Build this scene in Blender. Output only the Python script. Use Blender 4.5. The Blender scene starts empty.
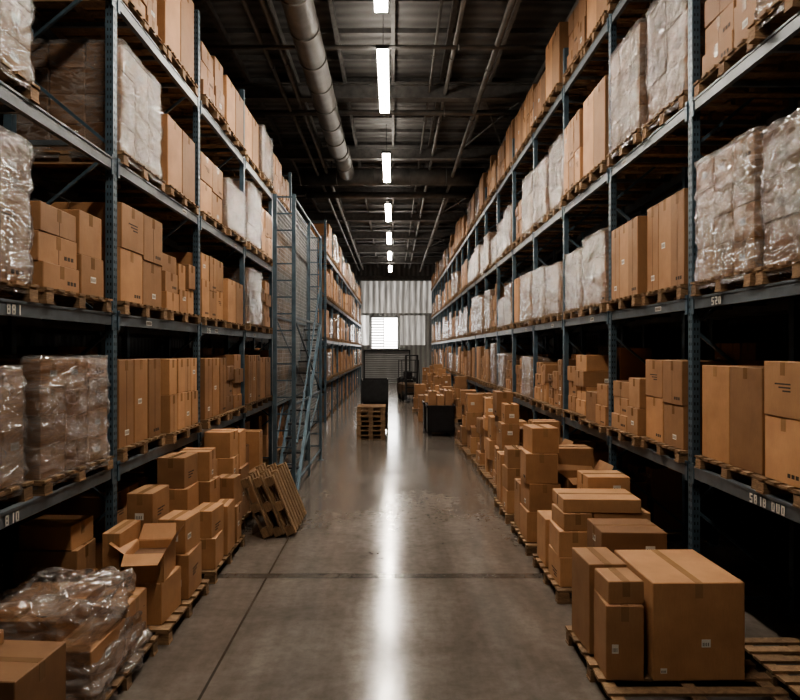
import bpy, bmesh, math, random
from mathutils import Vector, Matrix, noise, Euler
R = random.Random(7)
EYE = 2.7
scene = bpy.context.scene

# ------------------------------------------------------------------ materials
def new_mat(name):
    m = bpy.data.materials.new(name); m.use_nodes = True
    nt = m.node_tree
    b = nt.nodes.get("Principled BSDF")
    return m, nt, b
def N(nt, t, **kw):
    n = nt.nodes.new(t)
    for k, v in kw.items(): setattr(n, k, v)
    return n
def math_n(nt, op, a, b=None, c=None):
    n = nt.nodes.new('ShaderNodeMath'); n.operation = op
    for i, v in enumerate((a, b, c)):
        if v is None: continue
        if isinstance(v, (int, float)): n.inputs[i].default_value = v
        else: nt.links.new(v, n.inputs[i])
    return n.outputs[0]
def ramp(nt, fac, stops):
    n = nt.nodes.new('ShaderNodeValToRGB')
    el = n.color_ramp.elements
    while len(el) < len(stops): el.new(0.5)
    for e, (p, c) in zip(el, stops):
        e.position = p
        e.color = (c, c, c, 1) if isinstance(c, (int, float)) else (*c, 1)
    nt.links.new(fac, n.inputs[0]); return n.outputs[0]
def mixc(nt, fac, a, b, mode='MIX'):
    n = nt.nodes.new('ShaderNodeMix'); n.data_type = 'RGBA'; n.blend_type = mode
    for idx, v in ((0, fac), (6, a), (7, b)):
        if isinstance(v, (int, float)): n.inputs[idx].default_value = v
        elif isinstance(v, tuple): n.inputs[idx].default_value = (*v, 1)
        else: nt.links.new(v, n.inputs[idx])
    return n.outputs[2]
def coords(nt, scale=(1, 1, 1), kind='Object', rot=(0, 0, 0)):
    tc = N(nt, 'ShaderNodeTexCoord'); mp = N(nt, 'ShaderNodeMapping')
    src = tc.outputs[kind]
    if any(rot):
        m2 = N(nt, 'ShaderNodeMapping'); m2.inputs['Rotation'].default_value = rot
        nt.links.new(src, m2.inputs[0]); src = m2.outputs[0]
    mp.inputs['Scale'].default_value = scale
    nt.links.new(src, mp.inputs[0]); return mp.outputs[0]
def noise_n(nt, vec, scale, detail=4, rough=.55, dist=0):
    n = N(nt, 'ShaderNodeTexNoise'); n.inputs['Scale'].default_value = scale
    n.inputs['Detail'].default_value = detail; n.inputs['Roughness'].default_value = rough
    n.inputs['Distortion'].default_value = dist
    nt.links.new(vec, n.inputs['Vector']); return n.outputs[0]
def bump(nt, b, h, strength=.2, dist=.01):
    n = N(nt, 'ShaderNodeBump'); n.inputs['Strength'].default_value = strength
    n.inputs['Distance'].default_value = dist
    nt.links.new(h, n.inputs['Height'])
    if b is not None: nt.links.new(n.outputs[0], b.inputs['Normal'])
    return n.outputs[0]
def simple(name, col, rough=.6, metal=0, var=.25, scale=6, tint=False, bmp=0):
    m, nt, b = new_mat(name)
    v = coords(nt); f = noise_n(nt, v, scale, 5)
    lo = tuple(c * (1 - var) for c in col); hi = tuple(min(1, c * (1 + var)) for c in col)
    c = mixc(nt, ramp(nt, f, [(.3, 0.), (.7, 1.)]), lo, hi)
    if tint:
        a = N(nt, 'ShaderNodeAttribute'); a.attribute_name = 'tint'
        c = mixc(nt, 1.0, c, a.outputs['Color'], 'MULTIPLY')
    nt.links.new(c, b.inputs['Base Color'])
    b.inputs['Roughness'].default_value = rough; b.inputs['Metallic'].default_value = metal
    if bmp: bump(nt, b, f, bmp)
    return m

# cardboard
M_CARD, nt, b = new_mat('cardboard')
v = coords(nt); f = noise_n(nt, v, 3, 5); f2 = noise_n(nt, coords(nt, (40, 40, 3)), 4, 2)
c = mixc(nt, ramp(nt, f, [(.3, 0.), (.75, 1.)]), (.35, .195, .103), (.49, .285, .155))
c = mixc(nt, ramp(nt, f2, [(.35, 0.), (.7, .25)]), c, (.27, .16, .09))
a = N(nt, 'ShaderNodeAttribute'); a.attribute_name = 'tint'
c = mixc(nt, 1.0, c, a.outputs['Color'], 'MULTIPLY')
oi = N(nt, 'ShaderNodeObjectInfo')
c = mixc(nt, 1.0, c, ramp(nt, oi.outputs['Random'], [(0, (.66, .61, .57)), (.5, (.93, .88, .82)), (1, (1.12, 1.1, 1.06))]), 'MULTIPLY')
nt.links.new(c, b.inputs['Base Color']); b.inputs['Roughness'].default_value = .65
bump(nt, b, f, .3, .02)
M_TAPE = simple('packing_tape', (.33, .20, .11), .25, tint=True, var=.1)
M_SEAM = simple('carton_seam', (.10, .055, .03), .9)
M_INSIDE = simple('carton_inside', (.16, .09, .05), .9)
M_LABEL = simple('paper_label', (.70, .68, .62), .6, var=.05)
M_INK = simple('printed_ink', (.05, .035, .025), .8)
# wood
M_WOOD, nt, b = new_mat('pallet_wood')
v = coords(nt, (2, 2, 12)); f = noise_n(nt, v, 6, 6, .65, 1.2)
a = N(nt, 'ShaderNodeAttribute'); a.attribute_name = 'tint'
c = mixc(nt, ramp(nt, f, [(.3, 0.), (.7, 1.)]), (.15, .09, .05), (.34, .22, .125))
c = mixc(nt, 1.0, c, a.outputs['Color'], 'MULTIPLY')
nt.links.new(c, b.inputs['Base Color']); b.inputs['Roughness'].default_value = .8
bump(nt, b, f, .3, .01)
# steel
M_BLUE = simple('rack_steel_blue_grey', (.078, .122, .158), .4, .3, .3, 5)
M_BEAM = simple('rack_beam_steel', (.11, .132, .15), .4, .3, .3, 4)
M_HOLE = simple('rack_slot_dark', (.008, .01, .012), .9)
M_DARK = simple('dark_painted_steel', (.025, .027, .03), .5, .3)
M_BLACK = simple('black_plastic', (.012, .012, .014), .4)
M_RUB = simple('tyre_rubber', (.015, .015, .015), .85)
M_YEL = simple('forklift_paint', (.08, .05, .03), .4)
M_DUCT = simple('galvanised_duct', (.18, .18, .175), .45, .4, .25, 3)
M_WIRE = simple('galvanised_mesh', (.30, .32, .33), .5, .4)
M_ROOFB = simple('roof_steel', (.15, .15, .147), .6, .1)
# film: clear polythene, whitish where wrinkled, with a gloss coat
M_FILM, nt, b = new_mat('stretch_film')
def ridge(vec, sc, w, dist=.5, det=4):
    f = noise_n(nt, vec, sc, det, .6, dist)
    d = math_n(nt, 'ABSOLUTE', math_n(nt, 'SUBTRACT', f, .5))
    return math_n(nt, 'SUBTRACT', 1.0, math_n(nt, 'MINIMUM', math_n(nt, 'DIVIDE', d, w), 1.0))
va = coords(nt, (1, 1, 5.5), rot=(.35, .3, 0)); vb = coords(nt, (1, 1, 5), rot=(-.45, -.35, .3)); vc = coords(nt, (.8, .8, 14))
r1 = ridge(va, 1.4, .028, .3, 3); r2 = ridge(vb, 1.6, .024, .3, 3); r3 = ridge(vc, 1.0, .05, .2, 2)
g = noise_n(nt, coords(nt, (1, 1, 2)), 1.6, 3)
rr_ = math_n(nt, 'MAXIMUM', math_n(nt, 'MAXIMUM', r1, r2), math_n(nt, 'MULTIPLY', r3, .6))
fac = math_n(nt, 'ADD', math_n(nt, 'MULTIPLY', rr_, .32), ramp(nt, g, [(.4, .02), (.75, .22)]))
tr = N(nt, 'ShaderNodeBsdfTransparent'); tr.inputs[0].default_value = (.86, .86, .86, 1)
df = N(nt, 'ShaderNodeBsdfDiffuse'); df.inputs[0].default_value = (.50, .49, .48, 1)
gl = N(nt, 'ShaderNodeBsdfGlossy'); gl.inputs['Color'].default_value = (.97, .97, .98, 1); gl.inputs['Roughness'].default_value = .09
n1 = noise_n(nt, va, 1.7, 3, .5, .4); n2 = noise_n(nt, vb, 2.0, 3, .5, .4)
hh = math_n(nt, 'ADD', math_n(nt, 'ADD', n1, n2), math_n(nt, 'MULTIPLY', rr_, .1))
bn = bump(nt, None, hh, 1.0, .06)
nt.links.new(bn, gl.inputs['Normal'])
m1 = N(nt, 'ShaderNodeMixShader'); nt.links.new(fac, m1.inputs[0])
nt.links.new(tr.outputs[0], m1.inputs[1]); nt.links.new(df.outputs[0], m1.inputs[2])
fr = N(nt, 'ShaderNodeFresnel'); fr.inputs[0].default_value = 1.55; nt.links.new(bn, fr.inputs['Normal'])
ff = math_n(nt, 'MINIMUM', math_n(nt, 'MULTIPLY_ADD', fr.outputs[0], 1.15, .04), .6)
m2 = N(nt, 'ShaderNodeMixShader'); nt.links.new(ff, m2.inputs[0])
nt.links.new(m1.outputs[0], m2.inputs[1]); nt.links.new(gl.outputs[0], m2.inputs[2])
nt.links.new(m2.outputs[0], nt.nodes['Material Output'].inputs[0])
nt.nodes.remove(b)
# floor
M_FLOOR, nt, b = new_mat('polished_concrete')
tc = N(nt, 'ShaderNodeTexCoord'); sp = N(nt, 'ShaderNodeSeparateXYZ'); nt.links.new(tc.outputs['Object'], sp.inputs[0])
v = coords(nt); f = noise_n(nt, v, .7, 8, .65, .6); f2 = noise_n(nt, v, 9, 6, .7); f3 = noise_n(nt, coords(nt, (3, .35, 1)), 1.2, 5, .6)
c = mixc(nt, ramp(nt, f, [(.3, 0.), (.7, 1.)]), (.115, .098, .085), (.21, .185, .162))
c = mixc(nt, ramp(nt, f2, [(.35, .35), (.6, 0.)]), c, (.06, .052, .045))
c = mixc(nt, ramp(nt, f3, [(.3, .45), (.6, 0.)]), c, (.07, .060, .052))
def line(coord, pos, half):
    d = math_n(nt, 'ABSOLUTE', math_n(nt, 'SUBTRACT', coord, pos))
    return math_n(nt, 'LESS_THAN', d, half)
X, Y = sp.outputs[0], sp.outputs[1]
j = line(X, -1.5, .012)
for p, hw in ((7.58, .01), (7.72, .01), (12.6, .02), (17.6, .02), (22.6, .02), (30, .03), (38, .03), (46, .03)):
    j = math_n(nt, 'MAXIMUM', j, line(Y, p, hw))
band = math_n(nt, 'MULTIPLY', line(Y, 7.65, .08), .5)
j = math_n(nt, 'MAXIMUM', math_n(nt, 'MULTIPLY', j, .8), band)
c = mixc(nt, j, c, (.03, .026, .023))
nt.links.new(c, b.inputs['Base Color'])
ro = math_n(nt, 'ADD', ramp(nt, f, [(.3, .09), (.7, .17)]), ramp(nt, f2, [(.35, .0), (.7, .05)]))
nt.links.new(ro, b.inputs['Roughness'])
b.inputs['Specular IOR Level'].default_value = .5
bump(nt, b, f2, .04, .01)
# corrugated
def corrugated(name, col, scale, axis='X', rough=.55, em=None):
    m, nt, b = new_mat(name)
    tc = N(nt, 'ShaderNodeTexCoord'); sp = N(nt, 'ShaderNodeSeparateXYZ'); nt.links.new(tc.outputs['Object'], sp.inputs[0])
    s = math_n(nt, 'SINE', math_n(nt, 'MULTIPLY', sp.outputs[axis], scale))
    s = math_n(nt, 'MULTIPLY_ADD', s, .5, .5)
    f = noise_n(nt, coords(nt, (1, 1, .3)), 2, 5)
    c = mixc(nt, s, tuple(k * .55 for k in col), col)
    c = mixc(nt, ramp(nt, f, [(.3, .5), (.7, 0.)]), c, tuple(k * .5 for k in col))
    nt.links.new(c, b.inputs['Base Color']); b.inputs['Roughness'].default_value = rough
    bump(nt, b, s, .6, .05)
    if em:
        f4 = noise_n(nt, coords(nt, (6, 1, .4)), 1.4, 4)
        e = math_n(nt, 'MULTIPLY', math_n(nt, 'MULTIPLY_ADD', s, .7, .3), ramp(nt, f4, [(.35, .25), (.7, 1.)]))
        b.inputs['Emission Color'].default_value = (*em[0], 1)
        nt.links.new(math_n(nt, 'MULTIPLY', e, em[1]), b.inputs['Emission Strength'])
    return m
M_WALL = corrugated('corrugated_wall', (.10, .105, .11), 20, 'Y')
M_WALLB = corrugated('corrugated_back_wall', (.30, .31, .31), 16, 'X')
M_TRANS = corrugated('translucent_wall_sheet', (.36, .36, .35), 13, 'X', em=((1, .94, .86), .8))
M_TRANS2 = corrugated('translucent_sheet_bright', (.5, .5, .5), 13, 'X', em=((1, .95, .88), 2.6))
M_SHUT = corrugated('roller_shutter', (.30, .31, .32), 42, 'Z')
M_ROOF = corrugated('roof_deck', (.17, .17, .167), 18, 'Y')
def emis(name, col, s):
    m, nt, b = new_mat(name)
    b.inputs['Base Color'].default_value = (.8, .8, .8, 1)
    b.inputs['Emission Color'].default_value = (*col, 1); b.inputs['Emission Strength'].default_value = s
    return m
M_TUBE = emis('lamp_diffuser', (1, .89, .755), 150)
M_UPFILL = emis('added_ceiling_fill', (1, .90, .78), 20)  # added glow on top of the fixtures, only to brighten the ceiling
M_WIN = emis('daylight_glass', (1, .97, .92), 13)

# ------------------------------------------------------------------ mesh builder
class MB:
    def __init__(s): s.v = []; s.f = []; s.m = []; s.t = []; s.mats = []
    def mi(s, mat):
        if mat not in s.mats: s.mats.append(mat)
        return s.mats.index(mat)
    def add(s, vs, fs, mat, tint=1.0, M=None):
        o = len(s.v)
        if M is not None: vs = [M @ Vector(p) for p in vs]
        s.v += [tuple(p) for p in vs]; s.t += [tint] * len(vs)
        k = s.mi(mat)
        for f in fs: s.f.append(tuple(i + o for i in f)); s.m.append(k)
    def box(s, x0, x1, y0, y1, z0, z1, mat, tint=1.0, M=None):
        vs = [(x, y, z) for x in (x0, x1) for y in (y0, y1) for z in (z0, z1)]
        fs = [(0, 1, 3, 2), (4, 6, 7, 5), (0, 4, 5, 1), (2, 3, 7, 6), (0, 2, 6, 4), (1, 5, 7, 3)]
        s.add(vs, fs, mat, tint, M)
    def cbox(s, x0, x1, y0, y1, z0, z1, bv, mat, tint=1.0, M=None):
        c = ((x0 + x1) / 2, (y0 + y1) / 2, (z0 + z1) / 2); h = ((x1 - x0) / 2, (y1 - y0) / 2, (z1 - z0) / 2)
        vs = []; idx = {}
        for sx in (-1, 1):
            for sy in (-1, 1):
                for sz in (-1, 1):
                    sg = (sx, sy, sz)
                    for a in range(3):
                        idx[(sg, a)] = len(vs)
                        vs.append(tuple(c[i] + sg[i] * (h[i] if i == a else h[i] - bv) for i in range(3)))
        fs = []
        for a in range(3):
            b_, c_ = [i for i in range(3) if i != a]
            for sa in (-1, 1):
                loop = []
                for sb, sc in ((-1, -1), (1, -1), (1, 1), (-1, 1)):
                    g = [0, 0, 0]; g[a] = sa; g[b_] = sb; g[c_] = sc; loop.append(idx[(tuple(g), a)])
                if (sa > 0) != (a != 1): loop.reverse()
                fs.append(tuple(loop))
            for sb in (-1, 1):
                for sc in (-1, 1):
                    g0 = [0, 0, 0]; g0[a] = -1; g0[b_] = sb; g0[c_] = sc; g1 = list(g0); g1[a] = 1
                    g0 = tuple(g0); g1 = tuple(g1)
                    fs.append((idx[(g0, b_)], idx[(g1, b_)], idx[(g1, c_)], idx[(g0, c_)]))
        for sx in (-1, 1):
            for sy in (-1, 1):
                for sz in (-1, 1):
                    g = (sx, sy, sz); fs.append((idx[(g, 0)], idx[(g, 1)], idx[(g, 2)]))
        s.add(vs, fs, mat, tint, M)
    def bar(s, p, q, r, mat, n=4, tint=1.0):
        p = Vector(p); q = Vector(q); d = (q - p); L = d.length
        M = Matrix.Translation(p) @ d.to_track_quat('Z', 'Y').to_matrix().to_4x4()
        vs = []; off = math.pi / n if n == 4 else 0
        for z in (0, L):
            for i in range(n):
                a = 2 * math.pi * i / n + off; vs.append((r * math.cos(a), r * math.sin(a), z))
        fs = [(i, (i + 1) % n, n + (i + 1) % n, n + i) for i in range(n)]
        fs += [tuple(range(n - 1, -1, -1)), tuple(range(n, 2 * n))]
        s.add(vs, fs, mat, tint, M)
    def mesh(s, name, fixn=True):
        me = bpy.data.meshes.new(name); me.from_pydata(s.v, [], s.f)
        for m in s.mats: me.materials.append(m)
        me.polygons.foreach_set('material_index', s.m)
        at = me.attributes.new('tint', 'FLOAT_COLOR', 'POINT')
        flat = []
        for t in s.t: flat += [t, t, t, 1.0]
        at.data.foreach_set('color', flat)
        if fixn:
            bm = bmesh.new(); bm.from_mesh(me); bmesh.ops.recalc_face_normals(bm, faces=bm.faces); bm.to_mesh(me); bm.free()
        fi = [i for i, m in enumerate(s.mats) if m in (M_FILM, M_DUCT)]
        if fi:
            for p in me.polygons:
                if p.material_index in fi and len(p.vertices) == 4: p.use_smooth = True
        me.update(); return me
    def obj(s, name, loc=(0, 0, 0), rz=0):
        return place(name, s.mesh(name), loc, rz)
def place(name, me, loc, rz=0, scale=(1, 1, 1)):
    o = bpy.data.objects.new(name, me); o.location = loc; o.rotation_euler = (0, 0, rz); o.scale = scale
    scene.collection.objects.link(o); return o

# ------------------------------------------------------------------ parts
def pallet(mb, w=1.08, d=1.22, M=None, r=None, z=0):
    r = r or R
    def T(): return r.uniform(.65, 1.1)
    hx, hy = d / 2, w / 2
    for yy in (-hy + .06, 0, hy - .06):
        mb.box(-hx, hx, yy - .05, yy + .05, z, z + .018, M_WOOD, T(), M)
        for xx in (-hx + .07, 0, hx - .07):
            mb.box(xx - .065, xx + .065, yy - .05, yy + .05, z + .018, z + .098, M_WOOD, T(), M)
    for xx in (-hx + .07, 0, hx - .07):
        mb.box(xx - .05, xx + .05, -hy, hy, z + .098, z + .118, M_WOOD, T(), M)
    n = 7
    for i in range(n):
        yy = -hy + .05 + i * (w - .1) / (n - 1)
        mb.box(-hx, hx, yy - .048, yy + .048, z + .118, z + .14, M_WOOD, T(), M)
def label_front(mb, x, y, z, w=.1, h=.08, M=None):
    mb.box(x, x + w, y - .0015, y + .001, z, z + h, M_LABEL, 1, M)
    for q in range(4): mb.box(x + w * (.12 + q * .2), x + w * (.2 + q * .2), y - .0025, y - .001, z + h * .15, z + h * .6, M_INK, 1, M)
def carton(mb, x0, x1, y0, y1, z0, z1, r, M=None, mark=True, tape=True, open_top=False):
    t = r.uniform(.62, 1.15)
    if open_top:
        w_ = .008; fl = .17
        mb.cbox(x0, x1, y0, y0 + w_, z0, z1, .002, M_CARD, t, M); mb.cbox(x0, x1, y1 - w_, y1, z0, z1, .002, M_CARD, t, M)
        mb.cbox(x0, x0 + w_, y0, y1, z0, z1, .002, M_CARD, t, M); mb.cbox(x1 - w_, x1, y0, y1, z0, z1, .002, M_CARD, t, M)
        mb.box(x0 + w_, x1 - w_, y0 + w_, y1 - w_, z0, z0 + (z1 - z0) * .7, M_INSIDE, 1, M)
        for (p, ax, sg, L, ang) in (((x0, 0), 'Y', -1, y1 - y0, 35), ((x1, 0), 'Y', 1, y1 - y0, 60), ((0, y0), 'X', -1, x1 - x0, -20), ((0, y1), 'X', 1, x1 - x0, 50)):
            a = math.radians(ang)
            if ax == 'Y':
                dx, dz = sg * fl * math.cos(a), fl * math.sin(a)
                vs = [(p[0], y0, z1), (p[0], y1, z1), (p[0] + dx, y1 - .02, z1 + dz), (p[0] + dx, y0 + .02, z1 + dz)]
            else:
                dy, dz = sg * fl * math.cos(a), fl * math.sin(a)
                vs = [(x0, p[1], z1), (x1, p[1], z1), (x1 - .02, p[1] + dy, z1 + dz), (x0 + .02, p[1] + dy, z1 + dz)]
            vs2 = [(q[0], q[1], q[2] + .006) for q in vs]
            mb.add(vs + vs2, [(0, 1, 2, 3), (4, 7, 6, 5), (0, 4, 5, 1), (1, 5, 6, 2), (2, 6, 7, 3), (3, 7, 4, 0)], M_CARD, t * 1.05, M)
        return
    mb.cbox(x0, x1, y0, y1, z0, z1, .006, M_CARD, t, M)
    e = .0015
    cx, cy = (x0 + x1) / 2, (y0 + y1) / 2
    if tape:
        if (x1 - x0) > (y1 - y0) * .9:
            mb.box(x0 + .006, x1 - .006, cy - .03, cy + .03, z1 - .001, z1 + e, M_TAPE, t, M)
            for xx, sg in ((x0, -1), (x1, 1)):
                a, b_ = sorted((xx - sg * .001, xx + sg * e)); mb.box(a, b_, cy - .03, cy + .03, z1 - .12, z1 - .006, M_TAPE, t, M)
                mb.box(a, b_, cy - .002, cy + .002, z0 + .006, z1 - .12, M_SEAM, 1, M) if r.random() < .35 else None
        else:
            mb.box(cx - .03, cx + .03, y0 + .006, y1 - .006, z1 - .001, z1 + e, M_TAPE, t, M)
            for yy, sg in ((y0, -1), (y1, 1)):
                a, b_ = sorted((yy - sg * .001, yy + sg * e)); mb.box(cx - .03, cx + .03, a, b_, z1 - .12, z1 - .006, M_TAPE, t, M)
    if mark:
        w = y1 - y0; h = z1 - z0
        for xx, sg in ((x0, -1), (x1, 1)):
            k = r.random()
            a, b_ = sorted((xx - sg * .001, xx + sg * e))
            if k < .25 and w > .22 and h > .2:
                yy = r.uniform(y0 + .05, y1 - .16); zz = r.uniform(z0 + .05, z1 - .15)
                mb.box(a, b_, yy, yy + .09, zz, zz + .06, M_LABEL, 1, M)
                a2, b2 = sorted((xx + sg * e, xx + sg * e * 1.6))
                for q in range(4): mb.box(a2, b2, yy + .012 + q * .02, yy + .02 + q * .02, zz + .012, zz + .045, M_INK, 1, M)
            elif k < .5 and w > .3:
                yy = y0 + .06; zz = z0 + .06
                for q in range(3): mb.box(a, b_, yy + q * .05, yy + .035 + q * .05, zz, zz + .035, M_INK, 1, M)
            elif k < .62 and w > .3 and h > .3:
                yy = y0 + w * .3
                for q in range(3): mb.box(a, b_, yy, yy + w * (.4 - .1 * q), z1 - .2 - q * .03, z1 - .187 - q * .03, M_INK, 1, M)
        k = r.random(); w = x1 - x0
        if k < .3 and w > .22 and h > .2:
            label_front(mb, r.uniform(x0 + .05, x1 - .16), y0, r.uniform(z0 + .06, z1 - .16), .09, .07, M)
def film(mb, w, d, h, z0, seed, amp=.02, out=.025, taper=0.0, n=72, m=26, sag=0.0):
    hx, hy = d / 2 + out, w / 2 + out; rc = .07
    per = 2 * (2 * hx + 2 * hy)
    def at(u):
        s = u * per
        for (ax, ay, bx, by) in ((hx, -hy, hx, hy), (hx, hy, -hx, hy), (-hx, hy, -hx, -hy), (-hx, -hy, hx, -hy)):
            L = math.hypot(bx - ax, by - ay)
            if s <= L: return (ax + (bx - ax) * s / L, ay + (by - ay) * s / L)
            s -= L
        return (hx, -hy)
    vs = []
    for k in range(m + 5):
        if k <= m: z = z0 + (h + out) * k / m; sc = 1 - taper * (k / m) ** 1.5
        else: z = z0 + h + out + .002 * (k - m) ; sc = (1 - taper) * (1 - (k - m) * .23)
        for i in range(n):
            x, y = at(i / n)
            cx = max(abs(x) - (hx - rc), 0); cy = max(abs(y) - (hy - rc), 0)
            if cx > 0 and cy > 0:
                l = math.hypot(cx, cy); f_ = rc / max(l, rc)
                x = math.copysign(hx - rc + cx * f_, x); y = math.copysign(hy - rc + cy * f_, y)
            nz = noise.fractal(Vector((x * 2.2 + seed, y * 2.2 - seed, z * 7)), 0.7, 2.0, 4)
            nz += .5 * noise.noise(Vector((x * 7 + z * 4, y * 7 + seed + z * 4, z * 9)))
            l = math.hypot(x, y); kx = 1 + nz * amp / l
            zz = z + (amp * 1.3 * noise.noise(Vector((x * 5, y * 5, seed))) if k >= m else 0)
            if k >= m: zz -= sag * (1 - sc) - sag * max(0, noise.noise(Vector((x * sc * 3, y * sc * 3, seed + 3))))
            vs.append((x * sc * kx, y * sc * kx, zz))
    fs = []
    for k in range(m + 4):
        for i in range(n):
            fs.append((k * n + i, k * n + (i + 1) % n, (k + 1) * n + (i + 1) % n, (k + 1) * n + i))
    fs.append(tuple((m + 4) * n + i for i in range(n)))
    mb.add(vs, fs, M_FILM)
def load_mesh(seed, h, nx, ny, nz, wrapped=False, w=1.02, d=1.12, ragged=.0, name='load'):
    r = random.Random(seed); mb = MB(); pallet(mb, r=r)
    g = .006
    for i in range(nx):
        if ragged:
            q = [r.uniform(.7, 1.3) for _ in range(ny)]
            S = sum(q); ycuts = [0]
            for t in q: ycuts.append(ycuts[-1] + t / S)
        else: ycuts = [k / ny for k in range(ny + 1)]
        for jj in range(ny):
            x0 = -d / 2 + i * d / nx + g; x1 = -d / 2 + (i + 1) * d / nx - g
            y0 = -w / 2 + ycuts[jj] * w + g; y1 = -w / 2 + ycuts[jj + 1] * w - g
            n = nz if not ragged else r.choice((nz, nz, nz + 1, max(1, nz - 1)))
            hh = h * (1 - (r.uniform(0, ragged) if not wrapped else 0))
            z = .14
            cuts = [1.0 + r.uniform(-.2, .2) for _ in range(n)]; S = sum(cuts)
            for q in cuts:
                dz = hh * q / S
                jx = r.uniform(-.008, .008); jy = r.uniform(-.004, .004)
                if ragged:
                    sh = .014; mx, my = (x0 + x1) / 2, (y0 + y1) / 2
                    sx_ = r.uniform(0, .04)
                    M = Matrix.Translation((mx + jx * 2, my, 0)) @ Matrix.Rotation(math.radians(r.uniform(-2, 2)), 4, 'Z')
                    carton(mb, x0 - mx + sh + sx_, x1 - mx - sh, y0 - my + sh, y1 - my - sh, z + .001, z + dz - .001, r, M)
                else:
                    carton(mb, x0 + jx, x1 + jx, y0 + jy, y1 + jy, z + .001, z + dz - .001, r, mark=(i in (0, nx - 1)))
                z += dz
    if wrapped: film(mb, w, d, h + .14 - .06, .06, seed * 1.7, amp=.024, out=.027, n=120, m=40)
    return mb.mesh(name)
BOX = [load_mesh(s, *a, name='boxes_on_pallet') for s, a in enumerate([
    (1.05, 2, 2, 1), (1.05, 2, 2, 2), (1.12, 2, 3, 2), (.95, 2, 3, 1), (1.0, 3, 4, 2), (1.1, 2, 2, 3)], 11)]
BOXR = [load_mesh(s, *a, ragged=.4, name='boxes_on_pallet') for s, a in enumerate([
    (1.15, 2, 2, 2), (1.1, 2, 3, 2), (1.15, 2, 3, 3), (1.2, 2, 2, 3), (1.0, 2, 2, 1)], 31)]
WRAP = [load_mesh(s, *a, wrapped=True, name='wrapped_load') for s, a in enumerate([
    (1.08, 2, 2, 3), (.95, 2, 3, 2), (1.12, 3, 3, 4), (.9, 2, 2, 2)], 51)]

def put_load(kind, x, y, z, side, sc=(1, 1, 1), idx=None, jitter=True):
    lst = {'b': BOX, 'r': BOXR, 'w': WRAP}[kind]
    me = lst[idx if idx is not None else R.randrange(len(lst))]
    nm = 'shrink_wrapped_pallet' if kind == 'w' else 'pallet_of_boxes'
    return place(nm, me, (x + (R.uniform(-.04, .04) if jitter else 0), y, z), (math.pi if side < 0 else 0) + (R.uniform(-.02, .02) if jitter else 0), sc)

# ------------------------------------------------------------------ racks
SEG = {'0': 'abcdef', '1': 'bc', '2': 'abged', '5': 'afgcd', '8': 'abcdefg', 'B': 'abcdefg', '6': 'afgedc', 'U': 'bcdef', '3': 'abgcd', 'A': 'abcefg', ' ': ''}
def glyphs(mb, text, side, xf, yst, z0, h=.075):
    w = h * .55; t = h * .17; dirn = -1 if side > 0 else 1
    xa_, xb_ = sorted((xf - side * .0245, xf - side * .022))
    for i, ch in enumerate(text):
        u0 = i * (w + h * .3)
        for sgm in SEG[ch]:
            r_ = {'a': (0, w, h - t, h), 'g': (0, w, h / 2 - t / 2, h / 2 + t / 2), 'd': (0, w, 0, t), 'f': (0, t, h / 2, h), 'e': (0, t, 0, h / 2), 'b': (w - t, w, h / 2, h), 'c': (w - t, w, 0, h / 2)}[sgm]
            ya_, yb_ = sorted((yst + dirn * (u0 + r_[0]), yst + dirn * (u0 + r_[1])))
            mb.box(xa_, xb_, ya_, yb_, z0 + r_[2], z0 + r_[3], M_LABEL)
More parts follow.
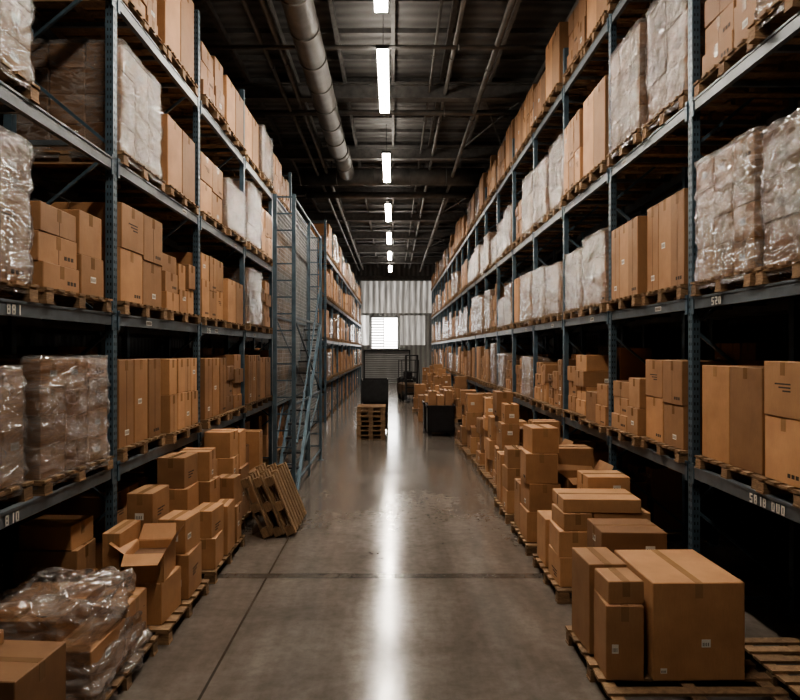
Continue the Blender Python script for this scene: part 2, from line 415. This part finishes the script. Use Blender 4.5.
def rack(X, side, y0, bay, nb, levels, top, near=3, depth=1.1, labels=True, nums=()):
    mb = MB()
    xf, xb = X, X + side * depth
    pw = .045
    for k in range(nb + 1):
        y = y0 + k * bay
        for xx in (xf + side * .04, xb - side * .04):
            mb.box(xx - .04, xx + .04, y - pw, y + pw, 0, top, M_BLUE)
            mb.box(xx - .07, xx + .07, y - .08, y + .08, 0, .012, M_BLUE)
        z = .25; fl = 0
        a, b_ = xf + side * .04, xb - side * .04
        mb.bar((a, y, .2), (b_, y, .2), .02, M_BLUE)
        while z + .9 < top:
            p, q = (a, b_) if fl else (b_, a)
            mb.bar((p, y, z), (q, y, z + .85), .022, M_BLUE); z += .9; fl ^= 1
        mb.bar((a, y, top - .1), (b_, y, top - .1), .02, M_BLUE)
        if k <= near:
            z = .12
            while z < top - .05:
                for dy in (-.02, .02):
                    x_ = xf - side * .0008
                    mb.box(min(x_, x_ + side * .002), max(x_, x_ + side * .002), y + dy - .007, y + dy + .007, z, z + .03, M_HOLE)
                for dx in (.025, .055):
                    xx = xf + side * dx
                    mb.box(xx - .006, xx + .006, y - pw - .0008, y - pw + .001, z, z + .03, M_HOLE)
                z += .075
    for li, h in enumerate(levels):
        for k in range(nb):
            ya, yb = y0 + k * bay + pw, y0 + (k + 1) * bay - pw
            for xx, sg in ((xf, side), (xb, -side)):
                x0, x1 = sorted((xx - sg * .004, xx + sg * .046))
                mb.box(x0, x1, ya, yb, h - .12, h, M_BEAM)
                x2, x3 = sorted((xx - sg * .012, xx + sg * .0))
                mb.box(x2, x3, ya, yb, h - .022, h - .002, M_BEAM)
                mb.box(x2, x3, ya, ya + .05, h - .17, h + .03, M_BLUE)
                mb.box(x2, x3, yb - .05, yb, h - .17, h + .03, M_BLUE)
            for t in (.2, .5, .8):
                yy = ya + (yb - ya) * t
                mb.box(min(xf, xb) + .05, max(xf, xb) - .05, yy - .02, yy + .02, h - .05, h - .002, M_BEAM)
            if labels and 1 < k < 8:
                for t in (.28, .74):
                    if (k * 3 + li + int(t * 10)) % 3: continue
                    yy = ya + (yb - ya) * t
                    x0, x1 = sorted((xf - side * .0055, xf - side * .003))
                    mb.box(x0, x1, yy, yy + .16, h - .09, h - .042, M_LABEL)
                    x0, x1 = sorted((xf - side * .0065, xf - side * .005))
                    for q in range(5): mb.box(x0, x1, yy + .012 + q * .029, yy + .03 + q * .029, h - .083, h - .05, M_INK)
    for (txt, yst, lv) in nums: glyphs(mb, txt, side, xf + side * .01, yst, levels[lv] - .11)
    return mb.obj('pallet_rack')

RX, LX = 3.0, -2.8
RL = [1.54, 3.23, 5.2, 7.3]
LLv = [1.54, 3.07, 4.62, 6.3]
RY0, RB, RN = 4.06 - 2.4, 2.4, 20
LY0, LB, LN = 3.65 - 2.8, 2.8, 6
rack(RX, 1, RY0, RB, RN, RL, 8.0, nums=(('5B18', 5.36, 0), ('0U0', 5.05, 0), ('520', 6.0, 1)))
rack(LX, -1, LY0, LB, LN, LLv, 7.6, nums=(('B81', 4.62, 1), ('B10', 4.6, 0), ('215', 9.6, 1)))
L2X, L2Y0, L2B, L2N = -2.5, 24.0, 2.6, 10
rack(L2X, -1, L2Y0, L2B, L2N, LLv, 7.6, near=0, labels=False)
rack(RX + 1.4, 1, RY0, RB, RN, RL, 8.0, near=-1, labels=False)
rack(LX - 1.4, -1, LY0, LB, 17, LLv, 7.6, near=-1, labels=False)

def fill(X, side, y0, bay, nb, levels, maxh, sy, kinds, skip=()):
    for li, h in enumerate(levels):
        for k in range(nb):
            for q in (0, 1):
                key = (li, k, q)
                if key in skip: continue
                yc = y0 + (k + (.27 if q == 0 else .73)) * bay
                spec = kinds.get(key)
                rnd = R.random()
                if spec is None:
                    if k > 5: kind = 'w' if rnd < (.55 if li in (1, 2) else .3) else ('b' if rnd < .72 else 'r')
                    else: kind = 'b' if rnd < .5 else ('w' if rnd < .7 else 'r')
                    spec = (kind, None, R.uniform(.8, 1.15))
                kind, idx, sz = spec
                sz = min(sz, maxh[li] / 1.38)
                off = .60 if (k == 1 and li == 0) else .55
                put_load(kind, X + side * off, yc, h, side, (1, sy, sz), idx)
rk = {
    (0, 1, 1): ('b', 0, .85), (1, 1, 1): ('w', 2, 1.02), (2, 1, 1): ('r', 0, 1.05), (0, 1, 0): ('b', 1, .9), (1, 1, 0): ('w', 0, 1.), (2, 1, 0): ('w', 0, 1.1),
    (0, 2, 0): ('b', 1, .88), (0, 2, 1): ('r', 0, .85), (1, 2, 0): ('b', 3, 1.05), (1, 2, 1): ('b', 3, 1.0), (2, 2, 0): ('w', 0, 1.2), (2, 2, 1): ('w', 2, 1.15),
    (0, 3, 0): ('r', 4, .6), (0, 3, 1): ('r', 3, .9), (1, 3, 0): ('w', 0, .95), (1, 3, 1): ('w', 1, 1.0), (2, 3, 0): ('b', 0, 1.15), (2, 3, 1): ('b', 2, 1.05),
    (3, 3, 0): ('b', 0, 1.2), (3, 3, 1): ('r', 0, 1.3), (3, 4, 0): ('b', 0, 1.05), (3, 4, 1): ('b', 3, .8), (2, 4, 0): ('w', 0, 1.1), (2, 4, 1): ('w', 2, 1.0), (1, 4, 0): ('w', 1, .95), (1, 4, 1): ('w', 0, .9),
    (0, 4, 0): ('r', 2, .8), (0, 4, 1): ('r', 1, .95), (0, 5, 0): ('w', 1, .9), (0, 5, 1): ('r', 3, .8), (2, 5, 0): ('w', 0, 1.1), (1, 5, 0): ('w', 2, .9),
}
fill(RX, 1, RY0, RB, RN, RL, [1.5, 1.7, 1.9, 1.8], 1.0, rk)
lk = {
    (0, 1, 0): ('w', 3, .98), (0, 1, 1): ('w', 2, .86), (1, 1, 0): ('w', 0, 1.0), (1, 1, 1): ('r', 0, .95), (2, 1, 0): ('w', 2, 1.0),
    (0, 2, 0): ('b', 3, 1.03), (0, 2, 1): ('b', 4, .92), (1, 2, 0): ('b', 1, .98), (1, 2, 1): ('r', 1, .88), (2, 2, 0): ('w', 2, 1.0), (2, 2, 1): ('b', 0, .85),
    (0, 3, 0): ('b', 3, .95), (0, 3, 1): ('r', 3, .9), (1, 3, 0): ('b', 2, .85), (1, 3, 1): ('b', 0, .7), (2, 3, 0): ('b', 1, .85), (2, 3, 1): ('w', 1, .85),
    (3, 2, 1): ('b', 0, 1.1), (3, 3, 0): ('r', 0, 1.1), (3, 3, 1): ('b', 0, .85), (3, 2, 0): ('r', 2, .7),
}
fill(LX, -1, LY0, LB, LN, LLv, [1.34, 1.36, 1.5, 1.8], 1.14, lk, skip=((2, 1, 1), (3, 1, 1)))
fill(L2X, -1, L2Y0, L2B, L2N, LLv, [1.34, 1.36, 1.5, 1.8], 1.07, {})
fill(RX + 1.4, 1, RY0, RB, 12, RL[:3], [1.5, 1.7, 1.9], 1.0, {}, skip=tuple((l, k, q) for l in range(3) for k in range(12) for q in (0, 1) if random.Random(l * 100 + k * 2 + q).random() < .45))
fill(LX - 1.4, -1, LY0, LB, 8, LLv[:3], [1.34, 1.36, 1.5], 1.1, {}, skip=tuple((l, k, q) for l in range(3) for k in range(8) for q in (0, 1) if random.Random(l * 100 + k * 2 + q + 7).random() < .45))

# ------------------------------------------------------------------ floor goods
def floor_stack(boxes, px0, px1, py0, py1, seed, name='pallet_of_boxes', with_pallet=True, labels=(), opened=()):
    r = random.Random(seed); mb = MB()
    cx, cy = (px0 + px1) / 2, (py0 + py1) / 2
    if with_pallet: pallet(mb, w=py1 - py0, d=px1 - px0, r=r)
    for n, bx in enumerate(boxes):
        x0, x1, y0, y1, z0, z1 = bx[:6]; rot = math.radians(bx[6]) if len(bx) > 6 else 0
        mx, my = (x0 + x1) / 2, (y0 + y1) / 2
        M = Matrix.Translation((mx - cx, my - cy, 0)) @ Matrix.Rotation(rot, 4, 'Z')
        carton(mb, x0 - mx, x1 - mx, y0 - my, y1 - my, z0 + .001, z1 - .001, r, M, mark=not labels, open_top=n in opened)
        for (bn_, lx, lz, lw, lh) in labels:
            if bn_ == n: label_front(mb, lx, y0 - my, lz, lw, lh, M)
    return mb.obj(name, (cx, cy, 0))
P = .14
floor_stack([(2.0, 2.72, 4.95, 5.78, P, .90, 1), (1.66, 1.95, 4.95, 5.32, P, .72, -3), (1.64, 1.96, 5.38, 5.85, P, .90, 2), (1.67, 1.95, 4.98, 5.3, .72, .90, 2)],
            1.60, 2.95, 4.55, 5.95, 1, labels=((0, .02, .40, .07, .06), (0, -.3, .2, .05, .04), (1, -.1, .35, .05, .07)))
floor_stack([(2.0, 2.78, 6.1, 6.65, P, .55), (2.0, 2.62, 6.1, 6.62, .55, .96, -2)], 1.95, 2.85, 6.05, 6.7, 2)
floor_stack([(1.80, 2.15, 6.9, 7.4, P, .46, 1), (1.80, 2.15, 6.9, 7.4, .46, .74, -2), (1.84, 2.15, 6.92, 7.4, .74, .93, 2), (2.18, 2.84, 6.9, 7.5, P, .62), (2.18, 2.8, 6.95, 7.5, .62, .93), (1.86, 2.70, 6.94, 7.5, .93, 1.08, -2),
             (1.8, 2.2, 7.55, 8.0, P, .7), (2.3, 2.8, 7.55, 8.0, P, 1.2)], 1.75, 2.9, 6.8, 8.05, 3)
floor_stack([(1.78, 2.22, 8.5, 9.0, P, .55), (1.8, 2.22, 8.5, 9.0, .55, .92, 2), (1.78, 2.2, 8.5, 9.0, .92, 1.32, -3), (1.84, 2.2, 8.52, 9.0, 1.32, 1.66, 3),
             (2.27, 2.85, 8.45, 9.05, P, .6), (2.3, 2.85, 8.5, 9.05, .6, 1.0, 3), (1.8, 2.3, 9.1, 9.5, P, .8), (2.35, 2.85, 9.1, 9.5, P, 1.3)], 1.75, 2.9, 8.38, 9.55, 4, opened=(5,))
floor_stack([(1.78, 2.1, 10.0, 10.4, P, .5), (1.78, 2.1, 10.0, 10.4, .5, .85, 3), (1.8, 2.1, 10.0, 10.4, .85, 1.15, -2), (2.15, 2.8, 10.0, 10.6, P, .7), (2.2, 2.75, 10.05, 10.5, .7, 1.1, 4),
             (1.8, 2.3, 10.7, 11.1, P, .95), (2.35, 2.8, 10.7, 11.1, P, 1.5)], 1.75, 2.9, 9.93, 11.15, 5, opened=(4,))
mb = MB(); pallet(mb, w=1.1, d=.95, r=random.Random(90)); mb.obj('wooden_pallet', (3.5, 5.15, 0))
y = 11.5; s = 10
while y < 44:
    r = random.Random(s); bx = []
    dx0 = r.uniform(0, .25)
    if not (19.3 < y < 22.5) and r.random() > .12:
        for (a, b_) in ((1.8 + dx0, 2.3), (2.33, 2.83)):
            for (c_, d_) in ((y + .05, y + .55), (y + .6, y + 1.1)):
                z = P; top = r.choice((.3, .6, .9, 1.2, 1.5))
                while z < top:
                    dz = r.uniform(.22, .5); bx.append((a + r.uniform(0, .1), b_ - r.uniform(0, .06), c_, d_ - r.uniform(0, .1), z, z + dz, r.uniform(-5, 5))); z += dz
        floor_stack(bx, 1.75 + dx0, 2.9, y, y + 1.15, s)
    y += 1.3 + r.uniform(0, .6); s += 1
for k in range(3, RN):
    for q in (0, 1):
        yc = RY0 + (k + (.27 if q == 0 else .73)) * RB
        if R.random() < .7: put_load(R.choice('brr'), RX + .62, yc, 0, 1, (.9, 1, .9))
for k in range(2, LN):
    for q in (0, 1):
        yc = LY0 + (k + (.27 if q == 0 else .73)) * LB
        put_load('r' if q else 'b', LX - .66, yc, 0, -1, (.9, 1.1, .98))
for k in range(L2N):
    for q in (0, 1):
        put_load(R.choice('brw'), L2X - .62, L2Y0 + (k + (.27 if q == 0 else .73)) * L2B, 0, -1, (.9, 1, .98))
# left floor goods
mb = MB(); pallet(mb, w=1.25, d=1.15)
r = random.Random(5)
for bx in ((-.5, .0, -.55, .5, P, .5), (.03, .5, -.5, .1, P, .52), (.03, .5, .12, .55, P, .6), (-.45, .2, -.4, .4, .51, .70)):
    carton(mb, *bx, r)
film(mb, 1.13, 1.05, .70, .05, 3.3, amp=.075, out=.03, taper=.22, n=150, m=48, sag=.07)
mb.obj('shrink_wrapped_pallet', (-2.68, 5.12, 0))
floor_stack([(-2.98, -2.26, 3.88, 4.42, P, .70, -4), (-2.9, -2.62, 3.9, 4.35, .70, .80, 8)], -3.1, -2.2, 3.78, 4.46, 21)
floor_stack([(-2.52, -2.14, 5.95, 6.45, P, .53, -2), (-2.52, -2.16, 5.95, 6.42, .53, .80, 6), (-2.44, -2.1, 6.55, 7.05, P, .60, 2), (-2.73, -2.56, 6.0, 6.5, P, .98), (-2.42, -2.12, 6.6, 7.0, .60, .95, -5),
             (-2.75, -2.47, 6.58, 7.1, P, .75, 1), (-2.74, -2.47, 6.6, 7.05, .75, 1.22, -2)],
            -2.76, -2.05, 5.85, 7.15, 22, opened=(1,))
floor_stack([(-3.45, -2.9, 5.9, 6.3, P, .55), (-3.5, -2.92, 5.88, 6.3, .55, .85, 3), (-3.45, -2.95, 5.9, 6.3, .85, 1.08, -3)], -3.55, -2.88, 5.85, 6.36, 26)
floor_stack([(-2.36, -2.08, 7.45, 7.9, P, .5, 3), (-2.36, -2.1, 7.47, 7.9, .5, .82, -4), (-2.76, -2.4, 7.45, 7.95, P, .65), (-2.76, -2.4, 7.45, 7.93, .65, 1.08, 2), (-2.75, -2.42, 7.48, 7.9, 1.08, 1.44, -4),
             (-2.72, -2.3, 8.02, 8.45, P, .6), (-2.7, -2.28, 8.02, 8.42, .6, 1.05, -3), (-2.72, -2.32, 8.04, 8.42, 1.05, 1.42, 4), (-2.26, -2.07, 7.98, 8.4, P, .75, 2),
             (-2.72, -2.42, 8.5, 8.82, P, 1.2), (-2.38, -2.08, 8.5, 8.82, P, .62, 3), (-2.36, -2.1, 8.5, 8.8, .62, 1.0, -4)],
            -2.77, -2.05, 7.38, 8.88, 23)
floor_stack([(-2.74, -2.28, 9.15, 9.6, P, .72), (-2.72, -2.3, 9.15, 9.58, .72, 1.15, 3), (-2.7, -2.32, 9.17, 9.56, 1.15, 1.52, -3), (-2.74, -2.3, 9.7, 10.25, P, .9), (-2.72, -2.34, 9.72, 10.2, .9, 1.45, 2)], -2.77, -2.24, 9.08, 10.35, 24)
floor_stack([(-2.72, -2.42, 10.5, 10.95, P, .6), (-2.72, -2.44, 10.5, 10.9, .6, 1.1, 3), (-2.38, -2.1, 10.5, 11.0, P, .7, -3), (-2.7, -2.3, 11.0, 11.3, P, 1.3)], -2.76, -2.05, 10.42, 11.36, 27)
for i in range(3):
    mb = MB(); pallet(mb, w=1.15, d=.9, r=random.Random(i + 60))
    o = mb.obj('wooden_pallet')
    a = math.radians(68)
    o.rotation_euler = (0, a, 0)
    o.location = (-2.02 + i * .16, 9.70 + i * .06, .45 * math.sin(a) + .002)

# ------------------------------------------------------------------ stair tower (left, blue)
mb = MB()
xa, xb, ya, yb, H = -1.78, -2.12, 11.5, 15.7, 5.5
for x in (xa, xb):
    for yy in (ya, yb):
        mb.box(x - .035, x + .035, yy - .035, yy + .035, .0, H, M_BLUE)
        mb.box(x - .07, x + .07, yy - .07, yy + .07, 0, .012, M_BLUE)
for yy in (ya, yb):
    z = .35
    while z < H:
        mb.bar((xa, yy, z), (xb, yy, z), .018, M_BLUE); z += .3
for x in (xa, xb):
    for z in (.25, 1.7, 3.3, H - .05):
        mb.bar((x, ya, z), (x, yb, z), .025, M_BLUE)
    mb.bar((x, ya, .25), (x, yb, 1.7), .02, M_BLUE)
    mb.bar((x, yb, 1.7), (x, ya, 3.3), .02, M_BLUE)
    mb.bar((x, 13.6, 0.02), (x, 13.6, H), .03, M_BLUE)
for x in (xa + .02, xb - .02):
    mb.bar((x, 11.75, .1), (x, 15.4, 3.3), .045, M_BLUE)
    mb.bar((x, 11.75, 1.0), (x, 15.4, 4.2), .022, M_BLUE)
for i in range(13):
    t = (i + .5) / 13; yy = 11.75 + 3.65 * t; zz = .1 + 3.2 * t
    mb.box(xb, xa, yy - .11, yy + .11, zz - .015, zz + .015, M_DARK)
yy = ya + .08
while yy < yb:
    mb.bar((xb, yy, 1.75), (xb, yy, H - .05), .006, M_WIRE); yy += .08
z = 1.75
while z < H:
    mb.bar((xb, ya, z), (xb, yb, z), .006, M_WIRE); z += .08
mb.obj('steel_stair_tower')
mb = MB()
for yy in (18.1, 20.9, 23.6):
    mb.box(-2.83, -2.77, yy - .03, yy + .03, 0, 6.8, M_BLUE)
    mb.box(-2.88, -2.72, yy - .08, yy + .08, 0, .012, M_BLUE)
for z in (.1, 2.4, 4.8, 6.75): mb.bar((-2.8, 18.1, z), (-2.8, 23.6, z), .025, M_BLUE)
yy = 18.2
while yy < 23.6:
    mb.bar((-2.8, yy, .1), (-2.8, yy, 6.75), .008, M_WIRE); yy += .1
z = .1
while z < 6.75:
    mb.bar((-2.8, 18.1, z), (-2.8, 23.6, z), .008, M_WIRE); z += .1
mb.obj('wire_mesh_partition')
for (yy, kk) in ((19.6, 'w'), (21.0, 'b'), (22.4, 'w')):
    put_load(kk, -3.6, yy, 0, -1, (1, 1, 1.1), jitter=False)

# ------------------------------------------------------------------ mid-aisle items
mb = MB(); r = random.Random(9)
for i in range(7): pallet(mb, w=1.0, d=.86, r=r, z=i * .142, M=Matrix.Translation((r.uniform(-.015, .015), r.uniform(-.015, .015), 0)))
mb.obj('stack_of_wooden_pallets', (-.66, 19.7, 0))
mb = MB()
for x in (-.42, .42):
    for yy in (-.35, .35):
        mb.box(x - .02, x + .02, yy - .02, yy + .02, .12, 1.75, M_BLACK)
        mb.bar((x - .02, yy, .06), (x + .02, yy, .06), .06, M_RUB, 14)
mb.box(-.44, .44, -.37, .37, .12, .16, M_BLACK)
mb.box(-.42, .42, .34, .36, .16, 1.75, M_BLACK)
for sx in (-.43, .41): mb.box(sx, sx + .02, -.35, .35, .16, 1.75, M_BLACK)
mb.box(-.42, .42, -.36, -.34, 1.0, 1.7, M_DARK)
for z in (.6, 1.0): mb.box(-.41, .41, -.34, .34, z, z + .02, M_DARK)
mb.obj('black_roll_cage', (-.6, 21.2, 0))
for i, (x, yy) in enumerate(((1.5, 20.4), (1.45, 21.6))):
    mb = MB(); w = .42
    for (a, b_, c_, d_) in ((-w, w, -w, -w + .03), (-w, w, w - .03, w), (-w, -w + .03, -w, w), (w - .03, w, -w, w)):
        mb.box(a, b_, c_, d_, .14, .95, M_BLACK)
    mb.box(-w, w, -w, w, .12, .16, M_BLACK)
    mb.box(-w - .03, w + .03, -w - .03, -w, .9, .97, M_BLACK); mb.box(-w - .03, w + .03, w, w + .03, .9, .97, M_BLACK)
    mb.box(-w - .03, -w, -w, w, .9, .97, M_BLACK); mb.box(w, w + .03, -w, w, .9, .97, M_BLACK)
    for a in (-.35, .35):
        for c_ in (-.35, .35): mb.box(a - .06, a + .06, c_ - .06, c_ + .06, 0, .12, M_BLACK)
    rr = random.Random(i)
    for q in range(3): carton(mb, -.37 + q * .25, -.14 + q * .25, -.36, .36, .162, 1.15 + rr.uniform(0, .3), rr)
    mb.obj('black_pallet_bin', (x, yy, 0))
floor_stack([(.95, 1.4, 24.0, 24.5, 0, .5), (.97, 1.38, 24.0, 24.5, .5, 1.0, 4), (1.45, 1.7, 24, 24.5, 0, .7)], .9, 1.7, 24, 24.6, 41, 'cardboard_boxes', False)
floor_stack([(.9, 1.4, 28.0, 28.5, P, .6), (.95, 1.4, 28.0, 28.5, .6, 1.2, 4), (1.42, 1.65, 28, 28.5, P, .9)], .85, 1.7, 27.9, 28.7, 42)
mb = MB()
mb.cbox(-.5, .5, -.1, 1.5, .3, .95, .08, M_YEL); mb.cbox(-.5, .5, 1.1, 1.75, .3, 1.25, .1, M_DARK)
mb.cbox(-.25, .25, .5, .95, .95, 1.1, .04, M_BLACK); mb.cbox(-.25, .25, .92, 1.02, 1.05, 1.55, .04, M_BLACK)
for x in (-.46, .46):
    mb.bar((x, .0, .9), (x, .25, 2.15), .03, M_DARK); mb.bar((x, 1.4, 1.2), (x, 1.3, 2.15), .03, M_DARK)
    mb.bar((x, .2, 2.15), (x, 1.35, 2.15), .03, M_DARK)
for q in range(6): mb.bar((-.46, .25 + q * .2, 2.15), (.46, .25 + q * .2, 2.15), .018, M_DARK)
for x in (-.3, .3):
    mb.box(x - .05, x + .05, -.28, -.16, .05, 2.4, M_DARK); mb.box(x - .06, x + .06, -1.35, -.3, .05, .09, M_DARK)
    mb.box(x - .05, x + .05, -.34, -.28, .05, .6, M_DARK)
for z in (.4, .7, 1.5, 2.38): mb.box(-.35, .35, -.3, -.22, z, z + .06, M_DARK)
mb.bar((0, .25, 1.0), (0, .1, 1.3), .02, M_BLACK)
for x, yy, rd in ((-.5, .1, .3), (.38, .1, .3), (-.48, 1.35, .24), (.36, 1.35, .24)):
    mb.bar((x, yy, rd), (x + .14, yy, rd), rd, M_RUB, 24); mb.bar((x - .01, yy, rd), (x + .15, yy, rd), rd * .5, M_YEL, 16)
mb.obj('forklift', (.95, 34, 0), math.radians(8))

# ------------------------------------------------------------------ shell
YB0, YB1, WX, CZ = -6.0, 52.0, 9.0, 9.6
mb = MB(); mb.box(-WX, WX, YB0, YB1, -.1, 0, M_FLOOR); mb.obj('floor')
mb = MB(); mb.box(-WX, WX, YB0, YB1, CZ, CZ + .1, M_ROOF); mb.obj('ceiling')
mb = MB(); mb.box(-WX - .1, -WX, YB0, YB1, 0, CZ, M_WALL); mb.obj('wall_left')
mb = MB(); mb.box(WX, WX + .1, YB0, YB1, 0, CZ, M_WALL); mb.obj('wall_right')
mb = MB(); mb.box(-WX, WX, YB0 - .1, YB0, 0, CZ, M_WALL); mb.obj('wall_front')
mb = MB(); mb.box(-WX, WX, YB1, YB1 + .1, 0, CZ, M_WALLB); mb.obj('wall_back')
mb = MB(); mb.box(-2.6, 3.2, YB1 - .06, YB1 - .01, 5.7, 8.3, M_TRANS); mb.obj('translucent_wall_panel')
mb = MB()
mb.box(-1.7, .35, YB1 - .05, YB1 - .02, 2.85, 5.3, M_WIN)
for x in (-1.75, .4): mb.box(x - .05, x + .05, YB1 - .12, YB1 - .05, 2.72, 5.42, M_ROOFB)
for z in (2.78, 5.36): mb.box(-1.8, .45, YB1 - .12, YB1 - .05, z - .06, z + .06, M_ROOFB)
for q in range(11): mb.box(-1.7, -.75, YB1 - .10, YB1 - .06, 2.95 + q * .22, 3.06 + q * .22, M_DUCT)
for q in range(4): mb.box(-.75, .35, YB1 - .10, YB1 - .06, 2.95 + q * .14, 3.01 + q * .14, M_DUCT)
mb.box(-.78, -.72, YB1 - .12, YB1 - .05, 2.8, 5.36, M_ROOFB)
mb.obj('window_1')
mb = MB()
mb.box(.6, 2.6, YB1 - .05, YB1 - .02, 3.1, 5.5, M_TRANS); mb.box(-2.6, -1.95, YB1 - .05, YB1 - .02, 3.1, 5.5, M_TRANS2); mb.obj('translucent_wall_panel')
mb = MB(); mb.box(-2.3, 1.3, YB1 - .08, YB1 - .02, 0, 2.6, M_SHUT)
for x in (-2.38, 1.3): mb.box(x, x + .1, YB1 - .14, YB1 - .01, 0, 2.7, M_DARK)
mb.box(-2.38, 1.4, YB1 - .3, YB1 - .01, 2.6, 2.72, M_DARK)
mb.obj('door_1')
mb = MB()
mb.box(-WX, WX, YB1 - .3, YB1 - .08, 8.35, 8.7, M_ROOFB)
mb.obj('trim_1')
mb = MB()
yy = 1.0
while yy < 51:
    for z0, z1, hw in ((8.95, 8.98, .12), (8.98, 9.3, .02), (9.3, 9.33, .12)):
        mb.box(-WX, WX, yy - hw, yy + hw, z0, z1, M_ROOFB)
    yy += 5.0
x = -8.4
while x < WX:
    mb.box(x - .04, x + .04, YB0 + .1, YB1 - .1, 9.33, 9.5, M_ROOFB); x += 1.2
yy = -5.
while yy < 51.5:
    mb.box(-WX, WX, yy - .025, yy + .025, 9.5, 9.6, M_ROOFB); yy += 1.25
for k in range(5):
    y0 = 6 + k * 10
    mb.bar((2.2, y0, 9.25), (3.6, y0 + 5, 9.25), .03, M_ROOFB); mb.bar((3.6, y0, 9.25), (2.2, y0 + 5, 9.25), .03, M_ROOFB)
mb.obj('roof_steelwork')
mb = MB()
def duct(p, q, r_, step=1.2):
    mb.bar(p, q, r_, M_DUCT, 28)
    p = Vector(p); q = Vector(q); d = (q - p); n = int(d.length / step)
    for i in range(n + 1):
        a = p + d * (i / max(n, 1)); e = d.normalized() * .02
        mb.bar(a - e, a + e, r_ + .02, M_DUCT, 28)
duct((-1.62, 2, 8.6), (-1.62, 18.9, 8.6), .27)
duct((-1.62, 18.9, 8.6), (-1.62, 19.9, 8.85), .27, .6)
duct((-1.62, 19.9, 8.85), (-1.62, 22.4, 8.9), .27)
duct((-3.3, 22.9, 8.9), (3.2, 22.9, 8.9), .3)
duct((-3.4, 25.0, 8.75), (3.2, 25.0, 8.75), .12)
duct((-5, 16.6, 8.85), (4.5, 16.6, 8.85), .07, 2.5)
duct((-5, 12.9, 8.8), (4.5, 12.9, 8.8), .04, 2.5)
duct((-2.35, 2, 9.0), (-2.35, 50, 9.0), .07, 4)
duct((-2.65, 2, 8.9), (-2.65, 50, 8.9), .05, 4)
duct((1.3, 2, 9.1), (1.3, 50, 9.1), .05, 4)
duct((.9, 2, 9.15), (.9, 50, 9.15), .03, 4)
duct((2.1, 2, 8.85), (2.1, 50, 8.85), .06, 3)
for yy in (4, 8, 12, 16): mb.bar((-1.62, yy, 8.86), (-1.62, yy, 9.55), .01, M_DARK)
for x in (-2.2, 2.2): mb.bar((x, 22.9, 9.1), (x, 22.9, 9.55), .012, M_DARK)
mb.obj('ventilation_duct')
for (a, b_) in ((1.2, 4.5), (7.6, 10.9), (12.2, 15.5), (18.7, 21.9), (25.2, 28.6), (31.4, 34.6), (37.6, 40.8), (43.8, 47)):
    mb = MB(); x = -.2; z = 8.45
    mb.box(x - .13, x + .13, a, b_, z, z + .07, M_DARK)
    mb.box(x - .105, x + .105, a + .04, b_ - .04, z - .02, z, M_TUBE)
    mb.box(x - .08, x + .08, a + .04, b_ - .04, z + .07, z + .08, M_UPFILL)  # added fill strip facing the roof, not part of the lamp
    for t in (.2, .8):
        yy = a + (b_ - a) * t; mb.bar((x, yy, z + .08), (x, yy, 9.52), .008, M_DARK)
    mb.obj('ceiling_light_fixture')

w = bpy.data.worlds.new('world'); scene.world = w; w.use_nodes = True
w.node_tree.nodes['Background'].inputs[0].default_value = (.5, .55, .6, 1); w.node_tree.nodes['Background'].inputs[1].default_value = .3
try: scene.view_settings.look = 'AgX - Medium High Contrast'
except Exception as e: print(e)

cam = bpy.data.cameras.new('camera'); co = bpy.data.objects.new('camera', cam); scene.collection.objects.link(co)
co.location = (0, 0, EYE); co.rotation_euler = (math.radians(90), 0, 0)
cam.sensor_width = 36; cam.lens = 36 * 640 / 800; cam.shift_x = 7 / 800; cam.shift_y = 0
cam.clip_end = 200; scene.camera = co
